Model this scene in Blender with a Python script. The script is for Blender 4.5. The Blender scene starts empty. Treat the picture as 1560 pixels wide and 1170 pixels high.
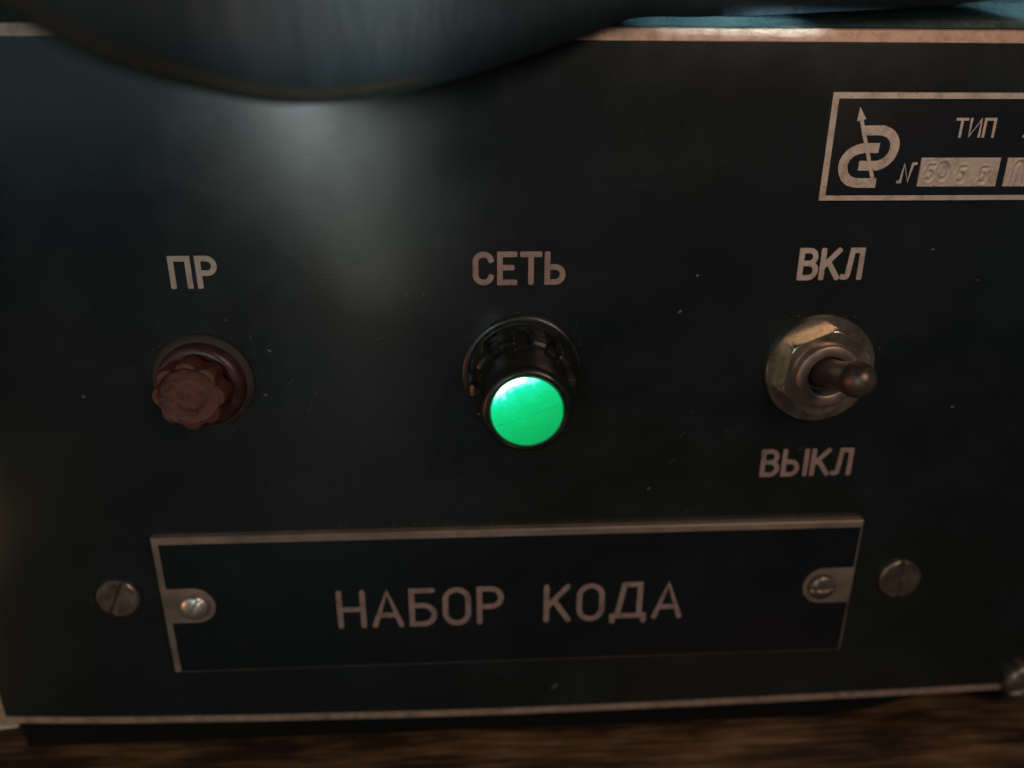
import bpy, math, random
from mathutils import Vector, Matrix, noise
random.seed(7)
sc = bpy.context.scene
PI = math.pi
MM = 0.001
TABLE = 74.0          # the table lies 74 mm under the origin of the panel's own (u, v, n) millimetre grid
def W(u, v, n):       # panel grid (right, up, out of the panel) in mm -> world metres, table top at z = 0
    return Vector((u * MM, -n * MM, (v + TABLE) * MM))
def D(u, v, n):
    return Vector((u * MM, -n * MM, v * MM))

# ---------------------------------------------------------------- camera
cd = bpy.data.cameras.new('camera'); cam = bpy.data.objects.new('camera', cd)
sc.collection.objects.link(cam); sc.camera = cam
Mp = Matrix(((0.9986460020258139, 0.0020346977221014206, 0.05198098347509216),
             (0.015917691776814652, 0.9393552229962883, -0.3425761114235666),
             (-0.04952564715737147, 0.3429396813359067, 0.9380509502361108)))
Rw = Matrix(((1, 0, 0), (0, 0, -1), (0, 1, 0))) @ Mp.transposed()
cam.matrix_world = Matrix.Translation(W(-6.067, 42.010, 114.911)) @ Rw.to_4x4()
cd.sensor_width = 36; cd.lens = 1127 / 1560 * 36
cd.clip_start = 0.002; cd.clip_end = 20
cd.dof.use_dof = True; cd.dof.focus_distance = 0.114; cd.dof.aperture_fstop = cd.lens / 3.1
# ---------------------------------------------------------------- dim room
w = bpy.data.worlds.new('World'); sc.world = w; w.use_nodes = True
bg = w.node_tree.nodes['Background']; bg.inputs[0].default_value = (0.25, 0.42, 0.62, 1); bg.inputs[1].default_value = 0.024
sc.view_settings.view_transform = 'Standard'; sc.view_settings.look = 'None'
sc.view_settings.exposure = 0; sc.view_settings.gamma = 1
def area(name, loc, aim, sx, sy, col, power, spread=180, roll=0):
    l = bpy.data.lights.new(name, 'AREA'); l.shape = 'RECTANGLE'; l.size = sx; l.size_y = sy
    l.color = col; l.energy = power; l.spread = math.radians(spread)
    o = bpy.data.objects.new(name, l); sc.collection.objects.link(o)
    o.location = loc
    o.rotation_euler = ((Vector(aim) - Vector(loc)).to_track_quat('-Z', 'Y').to_matrix() @ Matrix.Rotation(math.radians(roll), 3, 'Z')).to_euler()
    return o
def spot(name, loc, aim, ang, col, power, blend=0.1, r=0.002):
    l = bpy.data.lights.new(name, 'SPOT'); l.spot_size = math.radians(ang); l.spot_blend = blend
    l.color = col; l.energy = power; l.shadow_soft_size = r
    o = bpy.data.objects.new(name, l); sc.collection.objects.link(o)
    o.location = loc; o.rotation_euler = (Vector(aim) - Vector(loc)).to_track_quat('-Z', 'Y').to_euler()
    return o
area('room_lamp_light', W(135, 155, 210), W(30, 40, 0), 0.09, 0.09, (1.0, 0.72, 0.55), 0.082, 95)
area('window_streak_light', W(-112, 66, 400), W(-40, 45, 0), 0.036, 0.11, (0.82, 0.98, 0.95), 0.175, roll=20)  # window glints; strip shaped so its reflection forms the flare streak
area('window_streak_light', W(-88, -25, 400), W(-30, 25, 0), 0.030, 0.10, (0.95, 0.97, 0.84), 0.030, roll=20)  # second strip, added so the streak fades downward
area('cover_streak_light', W(-38, -45, 290), W(-18, 62, 32), 0.011, 0.028, (0.88, 0.98, 0.93), 0.0037, 5, roll=12)  # added unseen beam that imitates the lens-flare streak on the cover
area('pale_room_light', W(-330, 160, 360), W(-60, 30, 0), 0.30, 0.30, (0.60, 0.90, 1.0), 0.13)
area('red_glow_light', W(-240, -40, 120), W(50, 0, 2), 0.08, 0.10, (1.0, 0.30, 0.16), 0.005, 26)  # unseen lamp added to redden the left facets of the nut
area('blue_fill_light', W(400, -40, 170), W(60, -20, 0), 0.20, 0.20, (0.35, 0.50, 1.0), 0.04)  # unseen fill added to tint the lower right of the panel navy
area('side_lamp_light', W(-146, -56, 44), W(-98, -68, 0), 0.03, 0.03, (1.0, 0.70, 0.24), 0.0075)
# two narrow rays of daylight that graze the top lip from the right
area('daylight_ray_light', W(150, 52.5, 36), W(29.5, 54.4, -1), 0.0065, 0.0024, (0.60, 0.84, 1.0), 0.0007, 1.2)
area('daylight_ray_light', W(205, 53, 34), W(90, 55.6, -1), 0.0075, 0.0034, (0.60, 0.84, 1.0), 0.0011, 1.2)

# ---------------------------------------------------------------- materials
def mat(name, base, rough=0.5, metal=0.0, spec=0.5, coat=0.0):
    m = bpy.data.materials.new(name); m.use_nodes = True
    b = m.node_tree.nodes['Principled BSDF']
    b.inputs['Base Color'].default_value = (*base, 1); b.inputs['Roughness'].default_value = rough
    b.inputs['Metallic'].default_value = metal; b.inputs['Specular IOR Level'].default_value = spec
    b.inputs['Coat Weight'].default_value = coat
    return m
def nodes(m): return m.node_tree.nodes, m.node_tree.links, m.node_tree.nodes['Principled BSDF']
def coords(m, scale=(1, 1, 1), rot=(0, 0, 0)):
    n, l, b = nodes(m)
    t = n.new('ShaderNodeTexCoord'); mp = n.new('ShaderNodeMapping')
    mp.inputs['Scale'].default_value = scale; mp.inputs['Rotation'].default_value = rot
    l.new(t.outputs['Object'], mp.inputs[0]); return mp.outputs[0]
def noise_node(m, vec, scale, detail=4, rough=0.6):
    n, l, b = nodes(m); x = n.new('ShaderNodeTexNoise')
    x.inputs['Scale'].default_value = scale; x.inputs['Detail'].default_value = detail; x.inputs['Roughness'].default_value = rough
    l.new(vec, x.inputs['Vector']); return x.outputs['Fac']
def ramp(m, fac, stops):
    n, l, b = nodes(m); r = n.new('ShaderNodeValToRGB'); e = r.color_ramp.elements
    while len(e) < len(stops): e.new(0.5)
    for el, (p, c) in zip(e, stops):
        el.position = p; el.color = (*c, 1) if len(c) == 3 else c
    l.new(fac, r.inputs[0]); return r.outputs[0]
def bump(m, fac, dist, strength=1.0):
    n, l, b = nodes(m); x = n.new('ShaderNodeBump')
    x.inputs['Distance'].default_value = dist; x.inputs['Strength'].default_value = strength
    l.new(fac, x.inputs['Height']); l.new(x.outputs[0], b.inputs['Normal'])
def textured(name, c0, c1, scale, r0, r1, metal=0.0, stretch=(1, 1, 1), bdist=0.0, spec=0.5, rot=(0, 0, 0), coat=0.0):
    m = mat(name, c0, r0, metal, spec, coat); n, l, b = nodes(m)
    v = coords(m, stretch, rot); f = noise_node(m, v, scale)
    l.new(ramp(m, f, [(0.3, c0), (0.7, c1)]), b.inputs['Base Color'])
    l.new(ramp(m, f, [(0.3, (r0,) * 3), (0.7, (r1,) * 3)]), b.inputs['Roughness'])
    if bdist: bump(m, noise_node(m, v, scale * 4), bdist)
    return m
def g3(x): return (x, x, x)

# black panel enamel: fine horizontal brushing under the paint, wiped smudges, grains of dust
def enamel(name, base, r0, r1, dust=0.5):
    m = mat(name, base, r0, 0, 0.5); n, l, b = nodes(m)
    v = coords(m); vs = coords(m, (0.10, 1, 1.6))
    smudge = noise_node(m, v, 38, 5, 0.62)
    l.new(ramp(m, smudge, [(0.32, g3(r0)), (0.72, g3(r1))]), b.inputs['Roughness'])
    brush = noise_node(m, vs, 2600, 3, 0.6)
    bump(m, brush, 0.000012, 0.5)
    grain = noise_node(m, v, 2300, 2, 0.5); patch = noise_node(m, v, 75, 3, 0.6)
    mt = n.new('ShaderNodeMath'); mt.operation = 'MULTIPLY'
    l.new(ramp(m, grain, [(0.70, g3(0)), (0.80, g3(1))]), mt.inputs[0])
    l.new(ramp(m, patch, [(0.50, g3(0)), (0.70, g3(dust))]), mt.inputs[1])
    mx = n.new('ShaderNodeMix'); mx.data_type = 'RGBA'
    l.new(mt.outputs[0], mx.inputs['Factor']); rub = ramp(m, noise_node(m, coords(m, (1, 1, 1.4)), 52, 6, 0.7), [(0.45, base), (0.75, tuple(1.7 * q for q in base))]); l.new(rub, mx.inputs['A']); mx.inputs['B'].default_value = (0.16, 0.15, 0.13, 1)
    l.new(mx.outputs['Result'], b.inputs['Base Color'])
    return m
M_panel = enamel('black_panel_enamel', (0.0085, 0.0118, 0.0126), 0.18, 0.30)
M_plate = enamel('black_plate_enamel', (0.0042, 0.0066, 0.0088), 0.26, 0.34, 0.2)
def worn_metal(name, c0, c1, grime, r0, r1, metal, amount=0.5):
    m = textured(name, c0, c1, 620, r0, r1, metal, (1, 1, 1), 0.00003); n, l, b = nodes(m)
    src = b.inputs['Base Color'].links[0].from_socket; v = coords(m)
    f = ramp(m, noise_node(m, v, 330, 5, 0.72), [(0.50, g3(0)), (0.66, g3(amount))])
    chips = ramp(m, noise_node(m, v, 1500, 3, 0.7), [(0.64, g3(0)), (0.69, g3(0.85))])
    mx = n.new('ShaderNodeMath'); mx.operation = 'MAXIMUM'; l.new(f, mx.inputs[0]); l.new(chips, mx.inputs[1])
    k = n.new('ShaderNodeMix'); k.data_type = 'RGBA'; l.new(mx.outputs[0], k.inputs['Factor']); l.new(src, k.inputs['A']); k.inputs['B'].default_value = (*grime, 1)
    l.new(k.outputs['Result'], b.inputs['Base Color']); return m
M_bare = worn_metal('engraved_bare_aluminium', (0.41, 0.342, 0.282), (0.54, 0.455, 0.385), (0.13, 0.095, 0.07), 0.50, 0.62, 0.35)
M_dull = worn_metal('dull_reddish_engraving', (0.25, 0.170, 0.145), (0.36, 0.255, 0.22), (0.09, 0.06, 0.05), 0.55, 0.65, 0.25)
M_edge = worn_metal('worn_bare_edge', (0.34, 0.22, 0.16), (0.56, 0.395, 0.30), (0.12, 0.08, 0.055), 0.38, 0.60, 0.45)
M_plate_edge = textured('tarnished_plate_edge', (0.18, 0.135, 0.105), (0.30, 0.235, 0.19), 260, 0.38, 0.60, 0.45, (0.5, 1, 1), 0.00003)
M_nickel = textured('dull_nickel_plating', (0.36, 0.30, 0.225), (0.56, 0.48, 0.38), 240, 0.20, 0.36, 0.9, (1, 1, 1), 0.00002)
M_bush = textured('aged_bushing_metal', (0.16, 0.12, 0.10), (0.30, 0.23, 0.19), 300, 0.34, 0.5, 0.7)
M_lever = textured('browned_lever_metal', (0.060, 0.042, 0.034), (0.125, 0.092, 0.076), 380, 0.30, 0.48, 0.6, (1, 1, 1), 0.00002)
M_screw = textured('tarnished_screw_metal', (0.135, 0.102, 0.080), (0.28, 0.225, 0.185), 500, 0.30, 0.5, 0.8, (1, 1, 1), 0.00003)
M_bright = textured('bright_screw_metal', (0.50, 0.46, 0.42), (0.68, 0.63, 0.58), 420, 0.34, 0.44, 0.9)
M_dark = mat('slot_shadowless_dark_oxide', (0.03, 0.024, 0.02), 0.7)
M_black = textured('black_bakelite', (0.006, 0.0075, 0.0065), (0.013, 0.015, 0.013), 260, 0.20, 0.45, 0, (1, 1, 1), 0.00001)
M_brown = textured('brown_bakelite', (0.030, 0.011, 0.009), (0.060, 0.021, 0.016), 330, 0.30, 0.5, 0, (1, 1, 1), 0.00003)
M_cap = textured('worn_brown_bakelite', (0.045, 0.013, 0.009), (0.105, 0.032, 0.019), 520, 0.42, 0.66, 0, (1, 1, 1), 0.00009)
M_flange = textured('grey_brown_bakelite', (0.016, 0.013, 0.012), (0.030, 0.024, 0.022), 400, 0.6, 0.75)
M_green = textured('green_hammered_enamel', (0.024, 0.046, 0.045), (0.038, 0.066, 0.064), 330, 0.34, 0.5, 0, (1, 1, 1), 0.0002)
M_rubber_shadow = mat('black_rubber_and_shadow', (0.004, 0.004, 0.004), 0.9, spec=0.15)  # rubber of the feet, darkened to shadow black for the front strip
M_paper = textured('cream_card', (0.74, 0.68, 0.52), (0.80, 0.74, 0.58), 120, 0.8, 0.9)
M_cover = textured('dark_slate_cover', (0.012, 0.022, 0.027), (0.020, 0.032, 0.038), 45, 0.46, 0.62, 0, (1, 1, 0.4), 0.0005)
M_trim = textured('olive_trim', (0.014, 0.015, 0.010), (0.021, 0.022, 0.014), 90, 0.5, 0.6)
M_dust = mat('pale_dust', (0.15, 0.145, 0.14), 0.9)

def wood():
    m = mat('dark_walnut_veneer', (0.1, 0.05, 0.02), 0.45); n, l, b = nodes(m)
    v = coords(m, (0.055, 1, 1), (0, 0, math.radians(15)))
    f = noise_node(m, v, 900, 6, 0.72); f2 = noise_node(m, coords(m, (0.25, 1, 1), (0, 0, math.radians(15))), 120, 4, 0.6)
    a = n.new('ShaderNodeMath'); a.operation = 'ADD'; l.new(f, a.inputs[0]); l.new(f2, a.inputs[1])
    h = n.new('ShaderNodeMath'); h.operation = 'MULTIPLY'; h.inputs[1].default_value = 0.5; l.new(a.outputs[0], h.inputs[0])
    l.new(ramp(m, h.outputs[0], [(0.38, (0.018, 0.009, 0.006)), (0.47, (0.05, 0.026, 0.013)), (0.53, (0.13, 0.070, 0.032)), (0.62, (0.25, 0.145, 0.070))]), b.inputs['Base Color'])
    l.new(ramp(m, f2, [(0.3, g3(0.38)), (0.7, g3(0.6))]), b.inputs['Roughness'])
    bump(m, f, 0.00008); return m
M_wood = wood()

def lens_mat():
    m = mat('lit_green_diffuser', (0.01, 0.20, 0.07), 0.5, spec=0.08); n, l, b = nodes(m)
    t = n.new('ShaderNodeTexCoord'); s = n.new('ShaderNodeSeparateXYZ'); l.new(t.outputs['Object'], s.inputs[0])
    def M(op, a, bb=None, c=None):
        x = n.new('ShaderNodeMath'); x.operation = op
        for i, q in enumerate((a, bb, c)):
            if q is None: continue
            if isinstance(q, (int, float)): x.inputs[i].default_value = q
            else: l.new(q, x.inputs[i])
        return x.outputs[0]
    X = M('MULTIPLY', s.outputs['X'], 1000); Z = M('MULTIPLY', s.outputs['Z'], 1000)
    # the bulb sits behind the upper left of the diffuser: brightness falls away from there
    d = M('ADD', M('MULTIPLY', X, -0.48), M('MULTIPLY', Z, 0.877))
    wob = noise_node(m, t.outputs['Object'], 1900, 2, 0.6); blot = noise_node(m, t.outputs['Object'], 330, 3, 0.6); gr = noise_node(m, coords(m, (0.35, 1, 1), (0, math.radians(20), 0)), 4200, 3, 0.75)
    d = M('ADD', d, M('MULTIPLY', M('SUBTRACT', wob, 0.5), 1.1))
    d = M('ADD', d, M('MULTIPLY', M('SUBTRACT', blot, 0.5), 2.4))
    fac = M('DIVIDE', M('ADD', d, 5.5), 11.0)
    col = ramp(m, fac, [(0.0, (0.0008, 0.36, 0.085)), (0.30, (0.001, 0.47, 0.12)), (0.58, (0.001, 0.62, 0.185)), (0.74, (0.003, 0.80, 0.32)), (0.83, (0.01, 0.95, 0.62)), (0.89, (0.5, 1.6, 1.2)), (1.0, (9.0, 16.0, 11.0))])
    # a hair-fine moulding line across the diffuser
    ln = M('ABSOLUTE', M('ADD', M('SUBTRACT', Z, M('MULTIPLY', X, 0.36)), 0.35))
    ln = M('LESS_THAN', ln, 0.035)
    inner = M('SUBTRACT', 1.0, M('MULTIPLY', ln, 0.35))
    inner = M('MULTIPLY', inner, M('ADD', 0.70, M('MULTIPLY', gr, 0.56)))
    l.new(col, b.inputs['Emission Color']); l.new(inner, b.inputs['Emission Strength'])
    b.inputs['Base Color'].default_value = (0.01, 0.12, 0.05, 1)
    return m
M_lens = lens_mat()
M_ring = textured('dark_green_moulding', (0.006, 0.060, 0.028), (0.02, 0.16, 0.075), 1100, 0.3, 0.5, 0, (1, 1, 1), 0.00008)

# ---------------------------------------------------------------- object helpers
def link(name, me, parent=None, label=None, cat=None, kind=None):
    o = bpy.data.objects.new(name, me); sc.collection.objects.link(o)
    if parent: o.parent = parent
    if label: o['label'] = label
    if cat: o['category'] = cat
    if kind: o['kind'] = kind
    return o
class Geo:
    def __init__(s): s.v = []; s.f = []
    def add(s, vs, fs):
        k = len(s.v); s.v += [tuple(x) for x in vs]; s.f += [tuple(i + k for i in f) for f in fs]; return s
    def build(s, name, m, parent=None, at=(0, 0, 0), smooth=False, **kw):
        """vertices in mm of the (u, v, n) grid, relative to at; at is relative to the parent's own place"""
        me = bpy.data.meshes.new(name); me.from_pydata([D(*p) for p in s.v], [], s.f)
        me.materials.append(m); me.validate(); me.update()
        import bmesh
        bm = bmesh.new(); bm.from_mesh(me); bmesh.ops.recalc_face_normals(bm, faces=bm.faces); bm.to_mesh(me); bm.free()
        if smooth:
            for p in me.polygons: p.use_smooth = True
            me.set_sharp_from_angle(angle=math.radians(38))
        o = link(name, me, parent, **kw); o.location = D(*at); return o
def box(g, u0, u1, v0, v1, n0, n1, c=0.0):
    if c <= 0:
        vs = [(u0, v0, n0), (u1, v0, n0), (u1, v1, n0), (u0, v1, n0), (u0, v0, n1), (u1, v0, n1), (u1, v1, n1), (u0, v1, n1)]
        return g.add(vs, [(0, 3, 2, 1), (4, 5, 6, 7), (0, 1, 5, 4), (1, 2, 6, 5), (2, 3, 7, 6), (3, 0, 4, 7)])
    return prism(g, [(u0, v0), (u1, v0), (u1, v1), (u0, v1)], n0, n1, c)
def prism(g, poly, n0, n1, c=0.0):
    """poly counter-clockwise in u, v; front face chamfered by c"""
    k = len(poly); cu = sum(p[0] for p in poly) / k; cv = sum(p[1] for p in poly) / k
    rings = [[(p[0], p[1], n0) for p in poly], [(p[0], p[1], n1 - c) for p in poly]]
    if c > 0:
        ins = []
        for i in range(k):
            a, b, d = Vector(poly[i - 1]), Vector(poly[i]), Vector(poly[(i + 1) % k])
            e1 = (b - a).normalized(); e2 = (d - b).normalized()
            n1v = Vector((-e1.y, e1.x)); n2v = Vector((-e2.y, e2.x)); m = (n1v + n2v)
            m = m / max(0.2, (1 + n1v.dot(n2v)))
            q = b + m * c; ins.append((q.x, q.y, n1))
        rings.append(ins)
    vs = [p for r in rings for p in r]; fs = []
    for j in range(len(rings) - 1):
        for i in range(k):
            a = j * k + i; b = j * k + (i + 1) % k; fs.append((a, b, b + k, a + k))
    fs.append(tuple(range((len(rings) - 1) * k, len(rings) * k))); fs.append(tuple(reversed(range(k))))
    return g.add(vs, fs)
def lathe(g, prof, seg=72, rad=None, cu=0, cv=0):
    """prof: (radius, n); rad(theta, r, n) may reshape the radius"""
    vs = []; fs = []
    for r, n in prof:
        for i in range(seg):
            t = 2 * PI * i / seg; rr = rad(t, r, n) if rad else r
            vs.append((cu + rr * math.cos(t), cv + rr * math.sin(t), n))
    for j in range(len(prof) - 1):
        for i in range(seg):
            a = j * seg + i; b = j * seg + (i + 1) % seg; fs.append((a, b, b + seg, a + seg))
    if prof[-1][0] > 0.02: fs.append(tuple(range((len(prof) - 1) * seg, len(prof) * seg)))
    if prof[0][0] > 0.02: fs.append(tuple(reversed(range(seg))))
    return g.add(vs, fs)
def arc(cx, cy, rx, ry, a0, a1, k=10):
    return [(cx + rx * math.cos(math.radians(a0 + (a1 - a0) * i / k)), cy + ry * math.sin(math.radians(a0 + (a1 - a0) * i / k))) for i in range(k + 1)]
def ribbon(g, pts, wd, n0, n1, round_end=True):
    """an inlaid stroke of width wd along pts, with real thickness"""
    P = [Vector(p) for p in pts]; h = wd / 2; L = []; R = []
    for i, p in enumerate(P):
        if i == 0: t = (P[1] - p).normalized(); m = Vector((-t.y, t.x))
        elif i == len(P) - 1: t = (p - P[i - 1]).normalized(); m = Vector((-t.y, t.x))
        else:
            a = (p - P[i - 1]).normalized(); b = (P[i + 1] - p).normalized()
            na = Vector((-a.y, a.x)); nb = Vector((-b.y, b.x)); m = (na + nb) / max(0.5, 1 + na.dot(nb))
        L.append(p + m * h); R.append(p - m * h)
    def cap(c, a0):
        if round_end == 'square':
            q = lambda x, y: c + Vector((math.cos(a0) * x - math.sin(a0) * y, math.sin(a0) * x + math.cos(a0) * y)) * h
            return [q(1, .62), q(.72, .92), q(0, .98), q(-.72, .92), q(-1, .62)]
        return [c + Vector((math.cos(a0 + PI * i / 6), math.sin(a0 + PI * i / 6))) * h for i in range(1, 6)]
    if round_end:
        t = P[-1] - P[-2]; e = cap(P[-1], math.atan2(t.y, t.x) - PI / 2)
        t = P[1] - P[0]; s = cap(P[0], math.atan2(t.y, t.x) + PI / 2)
    else: e = []; s = []
    k = len(P)
    out = R + e + L[::-1] + s
    wob = lambda q: (q.x + 0.035 * wd * noise.noise((q.x * 3, q.y * 3, 1)), q.y + 0.035 * wd * noise.noise((q.x * 3, q.y * 3, 9)))
    rise = [0.008 * i / (k - 1) for i in range(k)]
    rs = rise + [0.008] * len(e) + rise[::-1] + [0] * len(s)
    vs = [(*wob(q), n0) for q in out] + [(*wob(q), n1 + z) for q, z in zip(out, rs)]; N = len(out); ne = len(e)
    fs = [(i, (i + 1) % N, (i + 1) % N + N, i + N) for i in range(N)]
    Li = lambda i: N + k + ne + (k - 1 - i)
    for i in range(k - 1): fs.append((N + i, N + i + 1, Li(i + 1), Li(i)))
    if e: fs.append((N + k - 1, *[N + k + j for j in range(ne)], Li(k - 1)))
    if s: fs.append((Li(0), *[N + 2 * k + ne + j for j in range(len(s))], N))
    g.add(vs, fs)

# engraver's alphabet: strokes in a box 1 high; (width, [polylines])
r_ = 0.26
GL = {
 'П': (0.60, [[(0, 0), (0, 1), (.6, 1), (.6, 0)]]),
 'Р': (0.56, [[(0, 0), (0, 1), (.30, 1)] + arc(.30, .735, .27, .265, 90, -90) + [(0, .47)]]),
 'С': (0.60, [arc(.29, .74, .29, .26, 15, 90, 5) + arc(.29, .74, .29, .26, 90, 180, 6) + arc(.29, .26, .29, .26, 180, 270, 6) + arc(.29, .26, .29, .26, 270, 345, 5)]),
 'Е': (0.54, [[(.54, 1), (0, 1), (0, 0), (.54, 0)], [(0, .53), (.44, .53)]]),
 'Т': (0.62, [[(0, 1), (.62, 1)], [(.31, 1), (.31, 0)]]),
 'Ь': (0.56, [[(0, 1), (0, 0), (.30, 0)] + arc(.30, .27, .27, .27, -90, 90) + [(0, .54)]]),
 'В': (0.56, [[(0, 0), (0, 1), (.28, 1)] + arc(.28, .765, .23, .235, 90, -90) + [(0, .53)], [(.28, .53)] + arc(.29, .265, .27, .265, 90, -90) + [(0, 0)]]),
 'К': (0.58, [[(0, 0), (0, 1)], [(.56, 1), (.0, .38)], [(.19, .60), (.58, 0)]]),
 'Л': (0.62, [[(-.02, .02)] + arc(.06, .14, .10, .13, 270, 350, 4) + [(.24, 1), (.60, 1), (.60, 0)]]),
 'Ы': (0.86, [[(0, 1), (0, 0), (.26, 0)] + arc(.26, .27, .25, .27, -90, 90) + [(0, .54)], [(.84, 0), (.84, 1)]]),
 'Н': (0.60, [[(0, 0), (0, 1)], [(.6, 0), (.6, 1)], [(0, .5), (.6, .5)]]),
 'А': (0.68, [[(0, 0), (.34, 1), (.68, 0)], [(.11, .30), (.57, .30)]]),
 'Б': (0.58, [[(.54, 1), (0, 1), (0, 0), (.28, 0)] + arc(.30, .28, .28, .28, -90, 90) + [(0, .56)]]),
 'О': (0.60, [arc(.3, .70, .3, .30, 0, 180, 12) + arc(.3, .30, .3, .30, 180, 360, 12) + [(.6, .70)]]),
 'Д': (0.84, [[(0, -.10), (0, .06), (.84, .06), (.84, -.10)], [(.12, .06), (.30, 1), (.72, 1), (.72, .06)]]),
 'И': (0.62, [[(0, 1), (0, 0), (.62, 1), (.62, 0)]]),
 'N': (0.90, [[(-.06, 0), (.08, .0), (.19, .98), (.52, .02), (.68, .98), (.86, 1)]]),
}
def word(text, u0, u1, v0, v1, wd, name, parent, top, label=None, gap=0.24, space=0.70, skew=0.0, mt=None, ends='square'):
    widths = [GL[c][0] if c != ' ' else space for c in text]
    total = sum(widths) + gap * (len(text) - 1); H = v1 - v0; sx = (u1 - u0) / total
    g = Geo(); x = 0; q = 0
    for c, wc in zip(text, widths):
        if c != ' ':
            for st in GL[c][1]:
                pts = [(u0 + (x + px) * sx + skew * py * H, v0 + py * H) for px, py in st]
                ribbon(g, pts, wd, top - 0.02, top + 0.05 + 0.010 * (q % 4), ends); q += 1
        x += wc + gap
    cu = (u0 + u1) / 2; cv = (v0 + v1) / 2
    g.v = [(a - cu, b - cv, n - top) for a, b, n in g.v]
    return g.build(name, mt or M_bare, parent, (cu, cv, top), label=label)

# ================================================================ the instrument
inst = link('instrument', None, None, 'black fronted electronic instrument with engraved Cyrillic labels, a glowing green lamp and a toggle switch', 'instrument')
inst.location = W(0, -TABLE, 0)
# all parts are placed in the (u, v, n) grid with the table at v = 0 of the parent
def P(u, v, n): return (u, v + TABLE, n)

# front panel: black face sheet inside a bare metal rim, the lower rim slightly bowed
U0, U1 = -97.2, 150.0
low = [(-97.2, -67.2), (-85, -67.9), (-73, -68.45), (-48, -69.1), (-20, -69.6), (0, -69.75), (25, -69.6), (50, -69.25), (75, -68.75), (100, -68.2), (150, -67.4)]
def lowv(u):
    for (a, va), (b, vb) in zip(low, low[1:]):
        if a <= u <= b: return va + (vb - va) * (u - a) / (b - a)
us = [U0 + (U1 - U0) * i / 60 for i in range(61)]
poly = [(u, lowv(u)) for u in us] + [(U1, 53.7), (U0, 53.7)]
g = Geo(); prism(g, poly, -3.0, 0.0, 0.25)
panel = g.build('front_panel', M_edge, inst, P(0, 0, 0), label='black enamelled front panel with a bare metal rim')
g = Geo()
face = [(max(u, U0 + 1.3), lowv(u) + 1.8) for u in us] + [(U1 - 1.3, 51.9), (U0 + 1.3, 51.9)]
prism(g, face, 0.0, 0.06, 0.02); g.f = g.f[:-1]
g.build('painted_face', M_panel, panel, (0, 0, 0))

word('ПР', -52.2, -45.8, 16.95, 21.2, 0.86, 'lettering', panel, 0.06, 'engraved letters ПР above the brown fuse cap', gap=0.36)
word('СЕТЬ', -5.75, 7.9, 17.1, 21.5, 0.88, 'lettering', panel, 0.06, 'engraved letters СЕТЬ above the green lamp', gap=0.30, mt=M_dull)
word('ВКЛ', 46.1, 56.0, 17.4, 21.75, 0.86, 'lettering', panel, 0.06, 'engraved letters ВКЛ above the toggle switch', gap=0.24)
word('ВЫКЛ', 44.2, 59.9, -17.8, -13.3, 0.86, 'lettering', panel, 0.06, 'engraved letters ВЫКЛ below the toggle switch', gap=0.26, mt=M_dull)

# specks of dust, a few scratches
g = Geo()
def speck(u, v, s, el=1.0, rot=0.0, top=0.065):
    k = 6; ring = []
    for i in range(k):
        t = 2 * PI * i / k; rr = s * random.uniform(0.6, 1.2)
        x = rr * math.cos(t) * el; y = rr * math.sin(t)
        ring.append((u + x * math.cos(rot) - y * math.sin(rot), v + x * math.sin(rot) + y * math.cos(rot), top))
    g.add(ring + [(u, v, top + s * 0.7)], [(i, (i + 1) % k, k) for i in range(k)])
for (u, v, s, e, r) in [(-69.2, -1.0, .28, 1.2, 0), (-38.9, 6.3, .30, 1.9, -.6), (27.1, 12.0, .20, 2.4, .7), (29.5, 17.9, .22, 1.2, 0), (-45, 11.5, .13, 1.4, 0), (-41.6, 8.6, .14, 1.5, 0), (-60.7, 3.8, .12, 1, 0), (67.3, 21.8, .12, 3, .2), (76.3, -5.5, .2, 2, .1), (8.5, -62.9, .20, 5.0, .75), (24.2, -20.0, .16, 2.2, .7), (-14, 15.2, .1, 1, 0), (-40.4, -1.2, .16, 2.6, -.1)]:
    speck(u, v, s, e, r)
for i in range(90):
    a = random.uniform(0, 2 * PI); R = random.gauss(10.6, 0.9)
    speck(1.5 + R * math.cos(a), 2.0 + R * math.sin(a), random.uniform(.03, .075))
for i in range(70):
    c = random.choice([(26, 3, 7), (-44, 3, 9), (24, -20, 6), (58, 8, 9), (0, 8, 60), (10, -5, 50)])
    speck(random.gauss(c[0], c[2]), random.gauss(c[1], c[2] * 0.5), random.uniform(.025, .07))
for cu_, cv_, r_d, sd, cnt in [(-49.7, 1.3, 8.6, .7, 40), (51.6, 1.9, 10.0, .7, 30), (-70.3, -39.4, 4.6, .5, 14), (73.2, -40.2, 4.8, .5, 14)]:
    for i in range(cnt):
        a = random.uniform(0, 2 * PI); R_ = abs(random.gauss(0, sd)) + r_d
        speck(cu_ + R_ * math.cos(a), cv_ + R_ * math.sin(a), random.uniform(.03, .08), random.uniform(1, 2), a + PI / 2)
for i in range(60):
    speck(random.uniform(-61, 62), -26.4 + abs(random.gauss(0, .35)), random.uniform(.03, .09), 1.6, 0)
for i in range(34):
    cx_, cy_ = random.choice([(40, -12), (28, -18), (0, 10), (62, 12), (-30, 2), (20, -60)])
    speck(random.gauss(cx_, 9), random.gauss(cy_, 6), random.uniform(.018, .03), random.uniform(14, 45), random.gauss(.6, .5))
g.build('dust', M_dust, panel, (0, 0, 0), kind='stuff')

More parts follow.
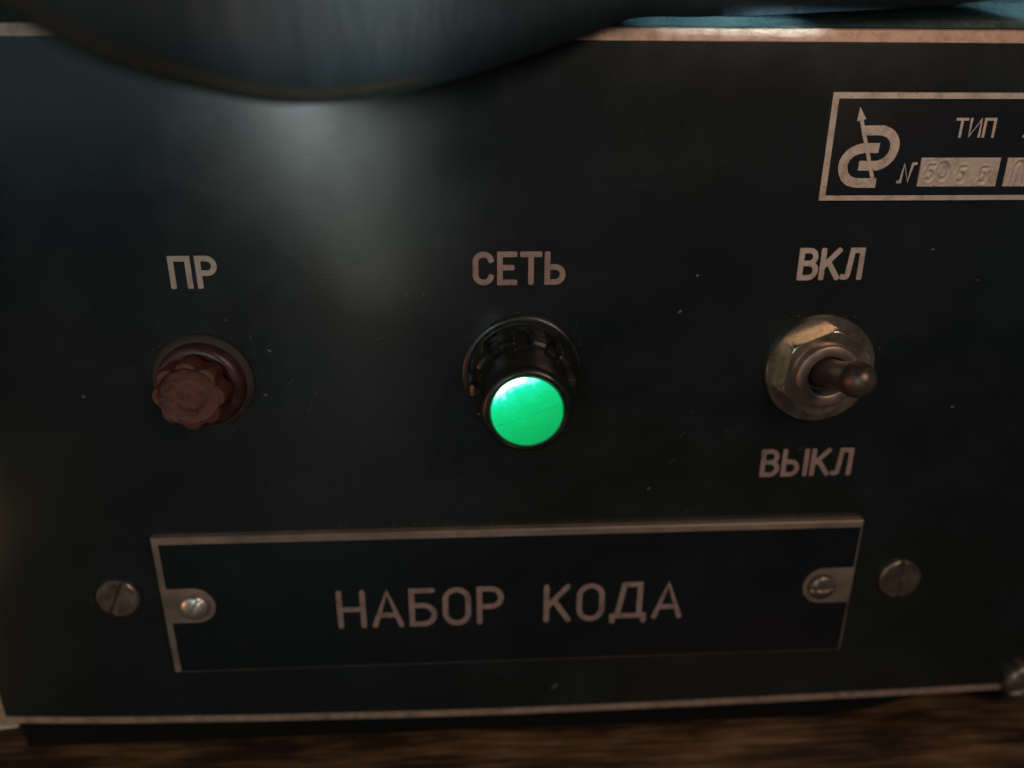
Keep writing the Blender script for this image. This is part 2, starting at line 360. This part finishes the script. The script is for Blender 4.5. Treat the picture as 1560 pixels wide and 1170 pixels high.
# -------- label plate НАБОР КОДА
g = Geo(); pu0, pu1, pv0, pv1, pt = -62.4, 63.6, -55.3, -26.7, 1.6
box(g, pu0, pu1, pv0, pv1, 0.07, pt, 0.22)
cu, cv = (pu0 + pu1) / 2, (pv0 + pv1) / 2
g.v = [(a - cu, b - cv, n) for a, b, n in g.v]
plate = g.build('label_plate', M_plate_edge, inst, P(cu, cv, 0), label='long black label plate with bare edges held by two screws')
g = Geo(); a0, a1, b0, b1 = pu0 + 1.25 - cu, pu1 - .42 - cu, pv0 + .36 - cv, pv1 - 1.3 - cv
def tab(side, cx, cy, r):       # notch of bare metal round a fixing screw, open to the plate's end
    if side < 0: return [(a0, cy + r)] + arc(cx, cy, r, r, 90, -90, 18) + [(a0, cy - r)]
    return [(a1, cy - r)] + arc(cx, cy, r, r, 270, 90, 18) + [(a1, cy + r)]
lt = tab(-1, -56.7 - cu, -40.6 - cv, 3.65); rt = tab(1, 57.9 - cu, -40.3 - cv, 3.8)
outline = [(a0, b0), (a1, b0)] + rt + [(a1, b1), (a0, b1)] + lt
prism(g, outline, pt, pt + 0.06, 0)
g.build('painted_face', M_plate, plate, (0, 0, 0))
word('НАБОР КОДА', -31.2 - cu, 31.2 - cu, -46.0 - cv, -38.8 - cv, 1.02, 'lettering', plate, pt + 0.06, 'engraved letters НАБОР КОДА', gap=0.295, space=0.62, mt=M_dull, ends=True)

def domed_screw(name, at, r, h, m, parent, slot, slot_w=0.7, depth=0.5, label=None):
    """a screw head with a real slot cut across a dome"""
    g = Geo(); rings = 9; seg = 48; vs = []; fs = []
    base = [(r, 0), (r, 0.35 * h)]
    prof = base + [(r * math.cos(t), 0.35 * h + 0.65 * h * math.sin(t)) for t in [PI / 2 * k / 14 for k in range(1, 14)]] + [(0.001, h)]
    for rr, n in prof:
        for i in range(seg):
            t = 2 * PI * i / seg; x, y = rr * math.cos(t), rr * math.sin(t)
            d = abs(-x * math.sin(slot) + y * math.cos(slot))
            nn = n
            if depth > 0 and n > 0.36 * h: nn = n - depth * (1 - min(1, max(0, (d - slot_w / 2) / 0.12)))
            vs.append((x, y, max(nn, 0.05)))
    for j in range(len(prof) - 1):
        for i in range(seg):
            a = j * seg + i; b = j * seg + (i + 1) % seg; fs.append((a, b, b + seg, a + seg))
    g.add(vs, fs)
    return g.build(name, m, parent, at, smooth=True, label=label)
def slot_screw(name, at, r, h, m, parent, slot, w_, label=None):
    """flat slotted head: two half-discs standing over a recessed slot floor"""
    g = Geo(); cs, sn = math.cos(slot), math.sin(slot); half = w_ / 2; rb = r
    for sgn in (1, -1):
        a = math.asin(half / rb); k = 26; pts = []
        for i in range(k + 1):
            t = a + (PI - 2 * a) * i / k; pts.append((rb * math.cos(t), sgn * rb * math.sin(t)))
        if sgn < 0: pts = pts[::-1]
        pts = [(x * cs - y * sn, x * sn + y * cs) for x, y in pts]
        prism(g, pts, 0.0, h, 0.28)
    lathe(g, [(r * .985, 0.0), (r * .985, h * 0.35)], 48)
    return g.build(name, m, parent, at, label=label)
domed_screw('screw', (-56.55 - cu, -40.6 - cv, pt + .02), 2.45, 1.6, M_bright, plate, 1.0, 0.4, 0.10, label='bright domed screw at the left end of the label plate')
domed_screw('screw', (57.6 - cu, -40.3 - cv, pt + .02), 2.5, 1.5, M_screw, plate, 0.1, 0.6, 0.35, label='dull domed screw at the right end of the label plate')

slot_screw('screw', P(-70.3, -39.4, 0.07), 3.75, 0.8, M_screw, inst, 1.12, 0.8, 'brown flat slotted screw left of the label plate')
slot_screw('screw', P(73.2, -40.2, 0.07), 4.0, 0.8, M_screw, inst, 1.62, 0.8, 'dark flat slotted screw right of the label plate')
domed_screw('screw', P(103.6, -65.3, 0.07), 4.3, 2.6, M_screw, inst, 0.6, 0.8, 0.6, label='domed screw on the lower right rim')

# -------- indicator lamp СЕТЬ
LU, LV = 1.6, 2.1
lamp = link('indicator_lamp', None, inst, 'glowing green indicator lamp in a black fluted cap'); lamp.location = D(*P(LU, LV, 0.07))
g = Geo(); lathe(g, [(9.7, 0), (9.75, .45), (9.45, .75), (8.9, .85), (8.6, .7), (8.35, .75), (8.2, 1.1), (7.9, 1.4), (5, 1.4)], 96)
g.build('bezel', M_black, lamp, (0, 0, 0), smooth=True)
def flutes(t, r, n):
    if n < 1.35 or n > 10.2: return r
    k = 10; d = ((t / (2 * PI) * k + 0.5 - 90 / 36) % 1) - 0.5; s = abs(d) * 2 * PI / k * r    # mm from groove centre
    f = 1 / (1 + math.exp((s - 1.15) / 0.10)); fade = min(1, max(0, (10.2 - n) / 1.6))
    return r - 1.25 * f * fade
prof = [(6.5, 1.3), (7.9, 1.45), (8.35, 1.8), (8.45, 2.4), (8.45, 4), (8.45, 6), (8.45, 7.6), (8.42, 8.1), (8.3, 8.45), (8.05, 8.7), (7.75, 8.85), (7.45, 9.1), (7.2, 9.6), (7.05, 10.4), (6.95, 11.4), (6.88, 12.4), (6.8, 15.2), (6.62, 16.2), (6.5, 16.75), (6.25, 17.15), (5.95, 17.38), (5.7, 17.42), (5.55, 17.3), (5.48, 17.1), (5.48, 14.5)]
g = Geo(); lathe(g, prof, 240, flutes)
g.f = [f for f in g.f if len(f) == 4]
g.build('cap', M_black, lamp, (-0.35, 0, 0), smooth=True)
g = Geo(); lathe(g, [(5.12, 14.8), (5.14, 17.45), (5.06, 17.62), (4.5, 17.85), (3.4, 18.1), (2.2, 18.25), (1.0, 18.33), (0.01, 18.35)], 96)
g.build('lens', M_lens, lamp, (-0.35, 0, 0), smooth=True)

g = Geo(); lathe(g, [(5.16, 14.8), (5.16, 17.32), (5.22, 17.42), (5.36, 17.46), (5.44, 17.40), (5.46, 17.0)], 96)
g.f = [f for f in g.f if len(f) == 4]
g.build('lens_ring', M_ring, lamp, (-0.35, 0, 0), smooth=True)

# -------- fuse holder ПР
fuse = link('fuse_holder', None, inst, 'dark brown bakelite fuse holder with a lobed screw cap'); fuse.location = D(*P(-49.7, 1.3, 0.07))
g = Geo(); lathe(g, [(8.0, 0), (8.0, .5), (7.6, .95), (7.0, 1.1), (6.4, 1.1)], 80); g.build('flange', M_flange, fuse, (0, 0, 0), smooth=True)
g = Geo(); lathe(g, [(6.9, 1.0), (6.9, 1.8)] + [(5.5 + 1.4 * math.cos(math.radians(a)), 1.8 + 1.3 * math.sin(math.radians(a))) for a in range(10, 100, 10)] + [(4.9, 3.0), (4.7, 2.6), (4.7, 1.2)], 80)
g.build('collar', M_brown, fuse, (0, 0, 0), smooth=True)
def lobes(t, r, n):
    if r < 4.9 or n < 3.3: return r
    c = math.cos(8 * (t + PI / 2)); return r + 0.33 * (1 - (1 - (c + 1) / 2) ** 1.6) * 2 - 0.30
prof = [(4.4, 1.4), (4.4, 3.2), (4.5, 3.5), (5.15, 3.7), (5.3, 4.1), (5.3, 6.4), (5.15, 7.0), (4.98, 7.3), (4.66, 7.4), (4.46, 7.22), (4.3, 7.02), (4.0, 6.96), (3.6, 6.94), (3.3, 6.92), (3.0, 6.9), (2.7, 6.9), (2.45, 6.92), (2.25, 7.02), (1.95, 7.05), (1.6, 7.04), (1.3, 7.03), (1.0, 7.03), (0.7, 7.04), (0.4, 7.04), (0.15, 7.05), (0.01, 7.05)]
g = Geo(); lathe(g, prof, 192, lobes)
g.v = [(u + .05 * noise.noise((u, v, n)), v + .05 * noise.noise((u, v, n + 5)), n + 0.09 * noise.noise((u * .9, v * .9, n)) + 0.03 * noise.noise((u * 3, v * 3, n))) for u, v, n in g.v]
g.build('cap', M_cap, fuse, (0, 0.1, 0), smooth=True)

# -------- toggle switch
tog = link('toggle_switch', None, inst, 'metal toggle switch with hexagonal nut, its lever tipped up towards ВКЛ'); tog.location = D(*P(51.6, 1.9, 0.07))
g = Geo(); lathe(g, [(9.15, 0), (9.2, .15), (9.2, .6), (9.05, .8), (5.6, .8)], 96); g.build('washer', M_nickel, tog, (0, 0, 0), smooth=True)
g = Geo()
def nut_r(t, r, n):
    a = (math.degrees(t) - 82.5) % 60 - 30; hx = 7.75 * math.cos(math.radians(30)) / math.cos(math.radians(a)); return min(r, hx)
lathe(g, [(8, .82), (8, 2.75), (7.45, 3.0), (7.25, 3.12), (7.1, 3.15), (5.2, 3.15), (5.0, 2.9), (5.0, 1)], 144, nut_r)
g.f = [f for f in g.f if len(f) == 4]
g.build('nut', M_nickel, tog, (-0.1, 0.05, 0), smooth=True)
g = Geo(); lathe(g, [(5.35, 1), (5.35, 3.9), (5.2, 4.3), (4.9, 4.5), (3.7, 4.5), (3.4, 4.35), (3.25, 4.0), (3.2, 1.6), (0.01, 1.6)], 96)
g.build('bushing', M_bush, tog, (-0.3, 0.1, 0), smooth=True)
prof = [(2.8, 0), (2.75, 1.5), (2.45, 3.5), (2.3, 5.5), (2.35, 8), (2.55, 10.3), (2.7, 12)] + [(2.78 * math.cos(math.radians(a)), 12.4 + 2.78 * math.sin(math.radians(a))) for a in range(0, 90, 10)] + [(0.01, 15.18)]
g = Geo(); lathe(g, prof, 56)
lev = g.build('lever', M_lever, tog, (-0.3, 0.1, 1.7), smooth=True)
lev.rotation_euler = (math.radians(-13.5), 0, math.radians(-2.5))

# -------- type plate, upper right
nu0, nu1, nv0, nv1, nt = 47.3, 112.0, 29.5, 45.15, 0.45
cu2, cv2 = (nu0 + nu1) / 2, (nv0 + nv1) / 2
g = Geo(); box(g, nu0, nu1, nv0, nv1, 0.07, nt, 0.06); g.v = [(a - cu2, b - cv2, n) for a, b, n in g.v]
npl = g.build('type_plate', M_plate, inst, P(cu2, cv2, 0), label='black type plate with bare frame, interlocked letter emblem and serial number')
def shift(g): g.v = [(a - cu2, b - cv2, n) for a, b, n in g.v]
g = Geo()
box(g, nu0 + .03, nu1 - .03, nv1 - .88, nv1 - .03, nt, nt + .05); box(g, nu0 + .03, nu1 - .03, nv0 + .03, nv0 + .78, nt, nt + .05)
box(g, nu0 + .03, nu0 + .98, nv0 + .78, nv1 - .88, nt, nt + .05); box(g, nu1 - .98, nu1 - .03, nv0 + .78, nv1 - .88, nt, nt + .05); shift(g)
g.build('frame', M_bare, npl, (0, 0, 0))
def smoothline(p, k=6):
    out = []
    for i in range(len(p) - 1):
        p0 = Vector(p[max(0, i - 1)]); p1 = Vector(p[i]); p2 = Vector(p[i + 1]); p3 = Vector(p[min(len(p) - 1, i + 2)])
        for j in range(k):
            t = j / k; out.append(tuple(0.5 * ((2 * p1) + (-p0 + p2) * t + (2 * p0 - 5 * p1 + 4 * p2 - p3) * t * t + (-p0 + 3 * p1 - 3 * p2 + p3) * t ** 3)))
    return out + [p[-1]]
g = Geo()
ribbon(g, smoothline([(52.6, 39.75), (54.6, 39.8), (55.9, 39.75), (57.15, 39.15), (57.85, 38.1), (57.85, 36.7), (57.1, 35.45), (55.9, 34.8), (54.6, 34.7), (52.8, 34.7)]), 1.42, nt - .02, nt + .05, False)
ribbon(g, smoothline([(55.55, 37.27), (54.2, 37.27), (52.9, 37.2), (51.5, 36.7), (50.6, 35.7), (50.35, 34.6), (50.7, 33.4), (51.5, 32.55), (52.7, 32.2), (54.2, 32.14), (55.9, 32.14)]), 1.42, nt - .02, nt + .062, False)
ribbon(g, [(52.2, 41.2), (55.3, 32.7)], 0.56, nt - .02, nt + .074, False)
g.add([(51.65, 43.1, nt - .02), (51.5, 41.1, nt - .02), (52.05, 41.2, nt - .02), (52.85, 41.4, nt - .02), (51.65, 43.1, nt + .086), (51.5, 41.1, nt + .086), (52.05, 41.2, nt + .086), (52.85, 41.4, nt + .086)],
      [(0, 1, 2, 3), (4, 5, 6, 7), (0, 1, 5, 4), (1, 2, 6, 5), (2, 3, 7, 6), (3, 0, 4, 7)])
shift(g); g.build('emblem', M_bare, npl, (0, 0, 0))
word('ТИП', 67.0 - cu2, 72.9 - cu2, 38.95 - cv2, 41.4 - cv2, 0.40, 'lettering', npl, nt, 'engraved letters ТИП', gap=0.26)
word('Л', 77.9 - cu2, 79.6 - cu2, 38.95 - cv2, 41.4 - cv2, 0.40, 'lettering', npl, nt)
word('N', 59.5 - cu2, 61.9 - cu2, 32.3 - cv2, 35.0 - cv2, 0.42, 'lettering', npl, nt, 'engraved letter N before the serial number')

# number fields: bare metal with figures punched into it (real grooves)
def five(x, y, s):
    return [[(x + .62 * s, y + 1.5 * s), (x + .12 * s, y + 1.48 * s), (x + .02 * s, y + .85 * s)] + arc(x + .22 * s, y + .48 * s, .40 * s, .44 * s, 100, -130, 9)]
def zero(x, y, s): return [arc(x + .5 * s, y + .72 * s, .52 * s, .78 * s, 0, 360, 18)]
def field(u0, u1, v0, v1, strokes, name):
    g = Geo(); st = 0.085; nx = int((u1 - u0) / st); ny = int((v1 - v0) / st); segs = []
    for s in strokes: segs += list(zip(s, s[1:]))
    vs = []; fs = []
    for j in range(ny + 1):
        for i in range(nx + 1):
            x = u0 + (u1 - u0) * i / nx; y = v0 + (v1 - v0) * j / ny; dd = 9
            for (ax, ay), (bx, by) in segs:
                if abs(x - ax) > 1.4 and abs(x - bx) > 1.4: continue
                L2 = (bx - ax) ** 2 + (by - ay) ** 2 + 1e-9; t = max(0, min(1, ((x - ax) * (bx - ax) + (y - ay) * (by - ay)) / L2))
                dd = min(dd, math.hypot(x - ax - t * (bx - ax), y - ay - t * (by - ay)))
            h = -0.17 * math.exp(-(dd / 0.20) ** 2) + 0.05 * math.exp(-((dd - .42) / 0.16) ** 2)
            if i in (0, nx) or j in (0, ny): h = -0.02
            vs.append((x, y, nt + .20 + h))
    for j in range(ny):
        for i in range(nx):
            a = j * (nx + 1) + i; fs.append((a, a + 1, a + nx + 2, a + nx + 1))
    g.add(vs, fs)
    r = [(u0, v0), (u1, v0), (u1, v1), (u0, v1)]
    g.add([(a, b, nt - .02) for a, b in r] + [(a, b, nt + .18) for a, b in r], [(i, (i + 1) % 4, (i + 1) % 4 + 4, i + 4) for i in range(4)])
    shift(g)
    return g.build(name, M_bare, npl, (0, 0, 0), smooth=True)
st = five(63.7, 32.5, 1.45) + zero(65.35, 32.75, 1.55) + five(68.75, 32.25, 1.45) + five(72.2, 32.15, 1.45)
f1 = field(62.45, 74.95, 31.6, 35.85, st, 'number_field'); f1['label'] = 'bare metal field punched with 5055'
field(76.1, 92.0, 31.6, 35.85, [[(77.3, 31.9), (77.5, 34.2)] + arc(78.3, 34.3, .8, .9, 180, 0, 8) + [(79.3, 31.9)]], 'number_field')

# -------- green case behind the panel with a chamfered lip, feet
g = Geo()
sec = [(-68.0, -3.02), (53.9, -3.02), (53.9, -0.6), (55.0, -1.3), (57.6, -3.9), (58.4, -4.3), (59.2, -4.3), (74.2, -4.3), (75, -5.1), (75, -118), (-68.0, -118)]
xs = [-95.5, 149]
k = len(sec); vs = [(x, v, n) for x in xs for v, n in sec]
g.add(vs, [(i, (i + 1) % k, (i + 1) % k + k, i + k) for i in range(k)] + [tuple(range(k)), tuple(reversed(range(k, 2 * k)))])
g.build('case', M_green, inst, P(0, 0, 0), label='green hammered metal case behind the panel')
g = Geo(); prism(g, [(-94, 0.0), (62, 0.0), (74, 1.6), (88, 5.98), (-94, 5.98)], -26, -0.9)  # added strip, its black stands in for the shadow under the front edge
g.build('shadow_strip', M_rubber_shadow, inst, (0, 0, 0), label='black strip standing in for the shadow under the front edge')
for (u, n) in ((-80, -40), (134, -40), (-80, -104), (134, -104)):
    g = Geo(); lathe(g, [(5, 0), (5, 5.2), (4.6, 5.98)], 32)
    g.v = [(a, c_, -b) for a, b, c_ in g.v]      # stand the lathe upright
    g.build('foot', M_rubber_shadow, inst, (u, 0, n), smooth=True)

# ================================================================ table, card, cover
tb = link('table', None, None, 'dark walnut veneered table top under the instrument', 'table'); tb.location = (0, 0, 0)
g = Geo(); box(g, -420, 420, -22, -0.02, -300, 330, 0)
g.build('table_top', M_wood, tb, (0, 0, 0))
for (u, n) in ((-380, -260), (380, -260), (-380, 290), (380, 290)):
    g = Geo(); box(g, -25, 25, -700, -22.05, -25, 25); g.build('leg', M_wood, tb, (u, 0, n))
g = Geo(); g.add([(-150, 0.15, -40), (-97.6, 0.15, -40), (-98.8, .15, -6), (-150, 0.15, 0), (-150, .5, -40), (-97.6, .5, -40), (-98.8, .5, -6), (-150, .5, 0)],
      [(0, 1, 2, 3), (4, 5, 6, 7), (0, 1, 5, 4), (1, 2, 6, 5), (2, 3, 7, 6), (3, 0, 4, 7)])
g.v = [(a + 120, b, n + 10) for a, b, n in g.v]
c = g.build('card', M_paper, None, (-120, 0, -10), label='bright cream card lying on the table at the left edge of the picture', cat='card')
c.location = D(-120, 0, -10)

edge = [(-78, 84, 52), (-60, 66, 62), (-48, 56, 60), (-41, 50.2, 55), (-36.2, 46.0, 48), (-31.3, 44.1, 40), (-25.1, 42.9, 34), (-17.4, 43.5, 27), (-8.9, 45.7, 20), (0.1, 48.8, 12.5), (9.0, 52.0, 5.5), (16.2, 54.55, 2.6), (25.4, 54.8, 2.4), (33, 55.0, 2.4), (41.2, 55.5, 2.4), (57, 56.4, 2.4), (72, 57.7, 2.4), (95, 60, 2.6), (125, 64, 3), (140, 72, 2)]
e2 = []
for i in range(len(edge) - 1):
    p0 = Vector(edge[max(0, i - 1)]); p1 = Vector(edge[i]); p2 = Vector(edge[i + 1]); p3 = Vector(edge[min(len(edge) - 1, i + 2)])
    for j in range(5):
        t = j / 5; e2.append(0.5 * ((2 * p1) + (-p0 + p2) * t + (2 * p0 - 5 * p1 + 4 * p2 - p3) * t * t + (-p0 + 3 * p1 - 3 * p2 + p3) * t ** 3))
e2.append(Vector(edge[-1]))
g = Geo(); rows = 14; vs = []
for p in e2:
    u, v, n = p
    A = p; T = Vector((u * 1.04, 86, max(n * 0.72, 1.5))); K = Vector((u * 1.0, 77.2, -70))
    for r in range(rows):
        s = r / (rows - 1)
        if s < 0.55:
            t = s / 0.55; q = A.lerp(T, t); q.z += 3.2 * math.sin(PI * t) + (1.2 * math.sin(u * 0.13 + 1) * math.sin(PI * t))
        else:
            t = (s - .55) / .45; q = T.lerp(K, t ** 1.0); q.y = 86 + (77.2 - 86) * min(1, t * 2.2) ** 2 if False else T.y + (K.y - T.y) * math.sin(PI / 2 * min(1, t * 1.6))
        vs.append(tuple(q))
fs = [(i * rows + r, i * rows + r + 1, (i + 1) * rows + r + 1, (i + 1) * rows + r) for i in range(len(e2) - 1) for r in range(rows - 1)]
cu3, cv3 = 0, 77
g.add([(a, b - cv3, n) for a, b, n in vs], fs)
cover = g.build('cover', M_cover, None, (0, 0, 0), smooth=True, label='dark slate soft cover drooping over the top edge of the black instrument', cat='cover')
cover.location = W(0, cv3, 0)
so = cover.modifiers.new('thickness', 'SOLIDIFY'); so.thickness = 0.0012; so.offset = 0
# rolled hem along the drooping left part
g = Geo(); seg = 10; hem = e2[5:46]; vs = []
for i, p in enumerate(hem):
    t = (hem[min(i + 1, len(hem) - 1)] - hem[max(i - 1, 0)]).normalized()
    a = t.cross(Vector((0, 1, 0))).normalized(); b = a.cross(t); R = 0.8 * min(1, (len(hem) - i) / 14 + .3)
    for k_ in range(seg):
        th = 2 * PI * k_ / seg; q = p + Vector((0, 1.0, 0)) + (a * math.cos(th) + b * math.sin(th)) * R; vs.append((q.x, q.y - cv3, q.z))
fs = [(i * seg + k_, i * seg + (k_ + 1) % seg, (i + 1) * seg + (k_ + 1) % seg, (i + 1) * seg + k_) for i in range(len(hem) - 1) for k_ in range(seg)]
fs += [tuple(range(seg)), tuple(range((len(hem) - 1) * seg, len(hem) * seg))]
g.add(vs, fs); g.build('hem', M_trim, cover, (0, 0, 0), smooth=True)
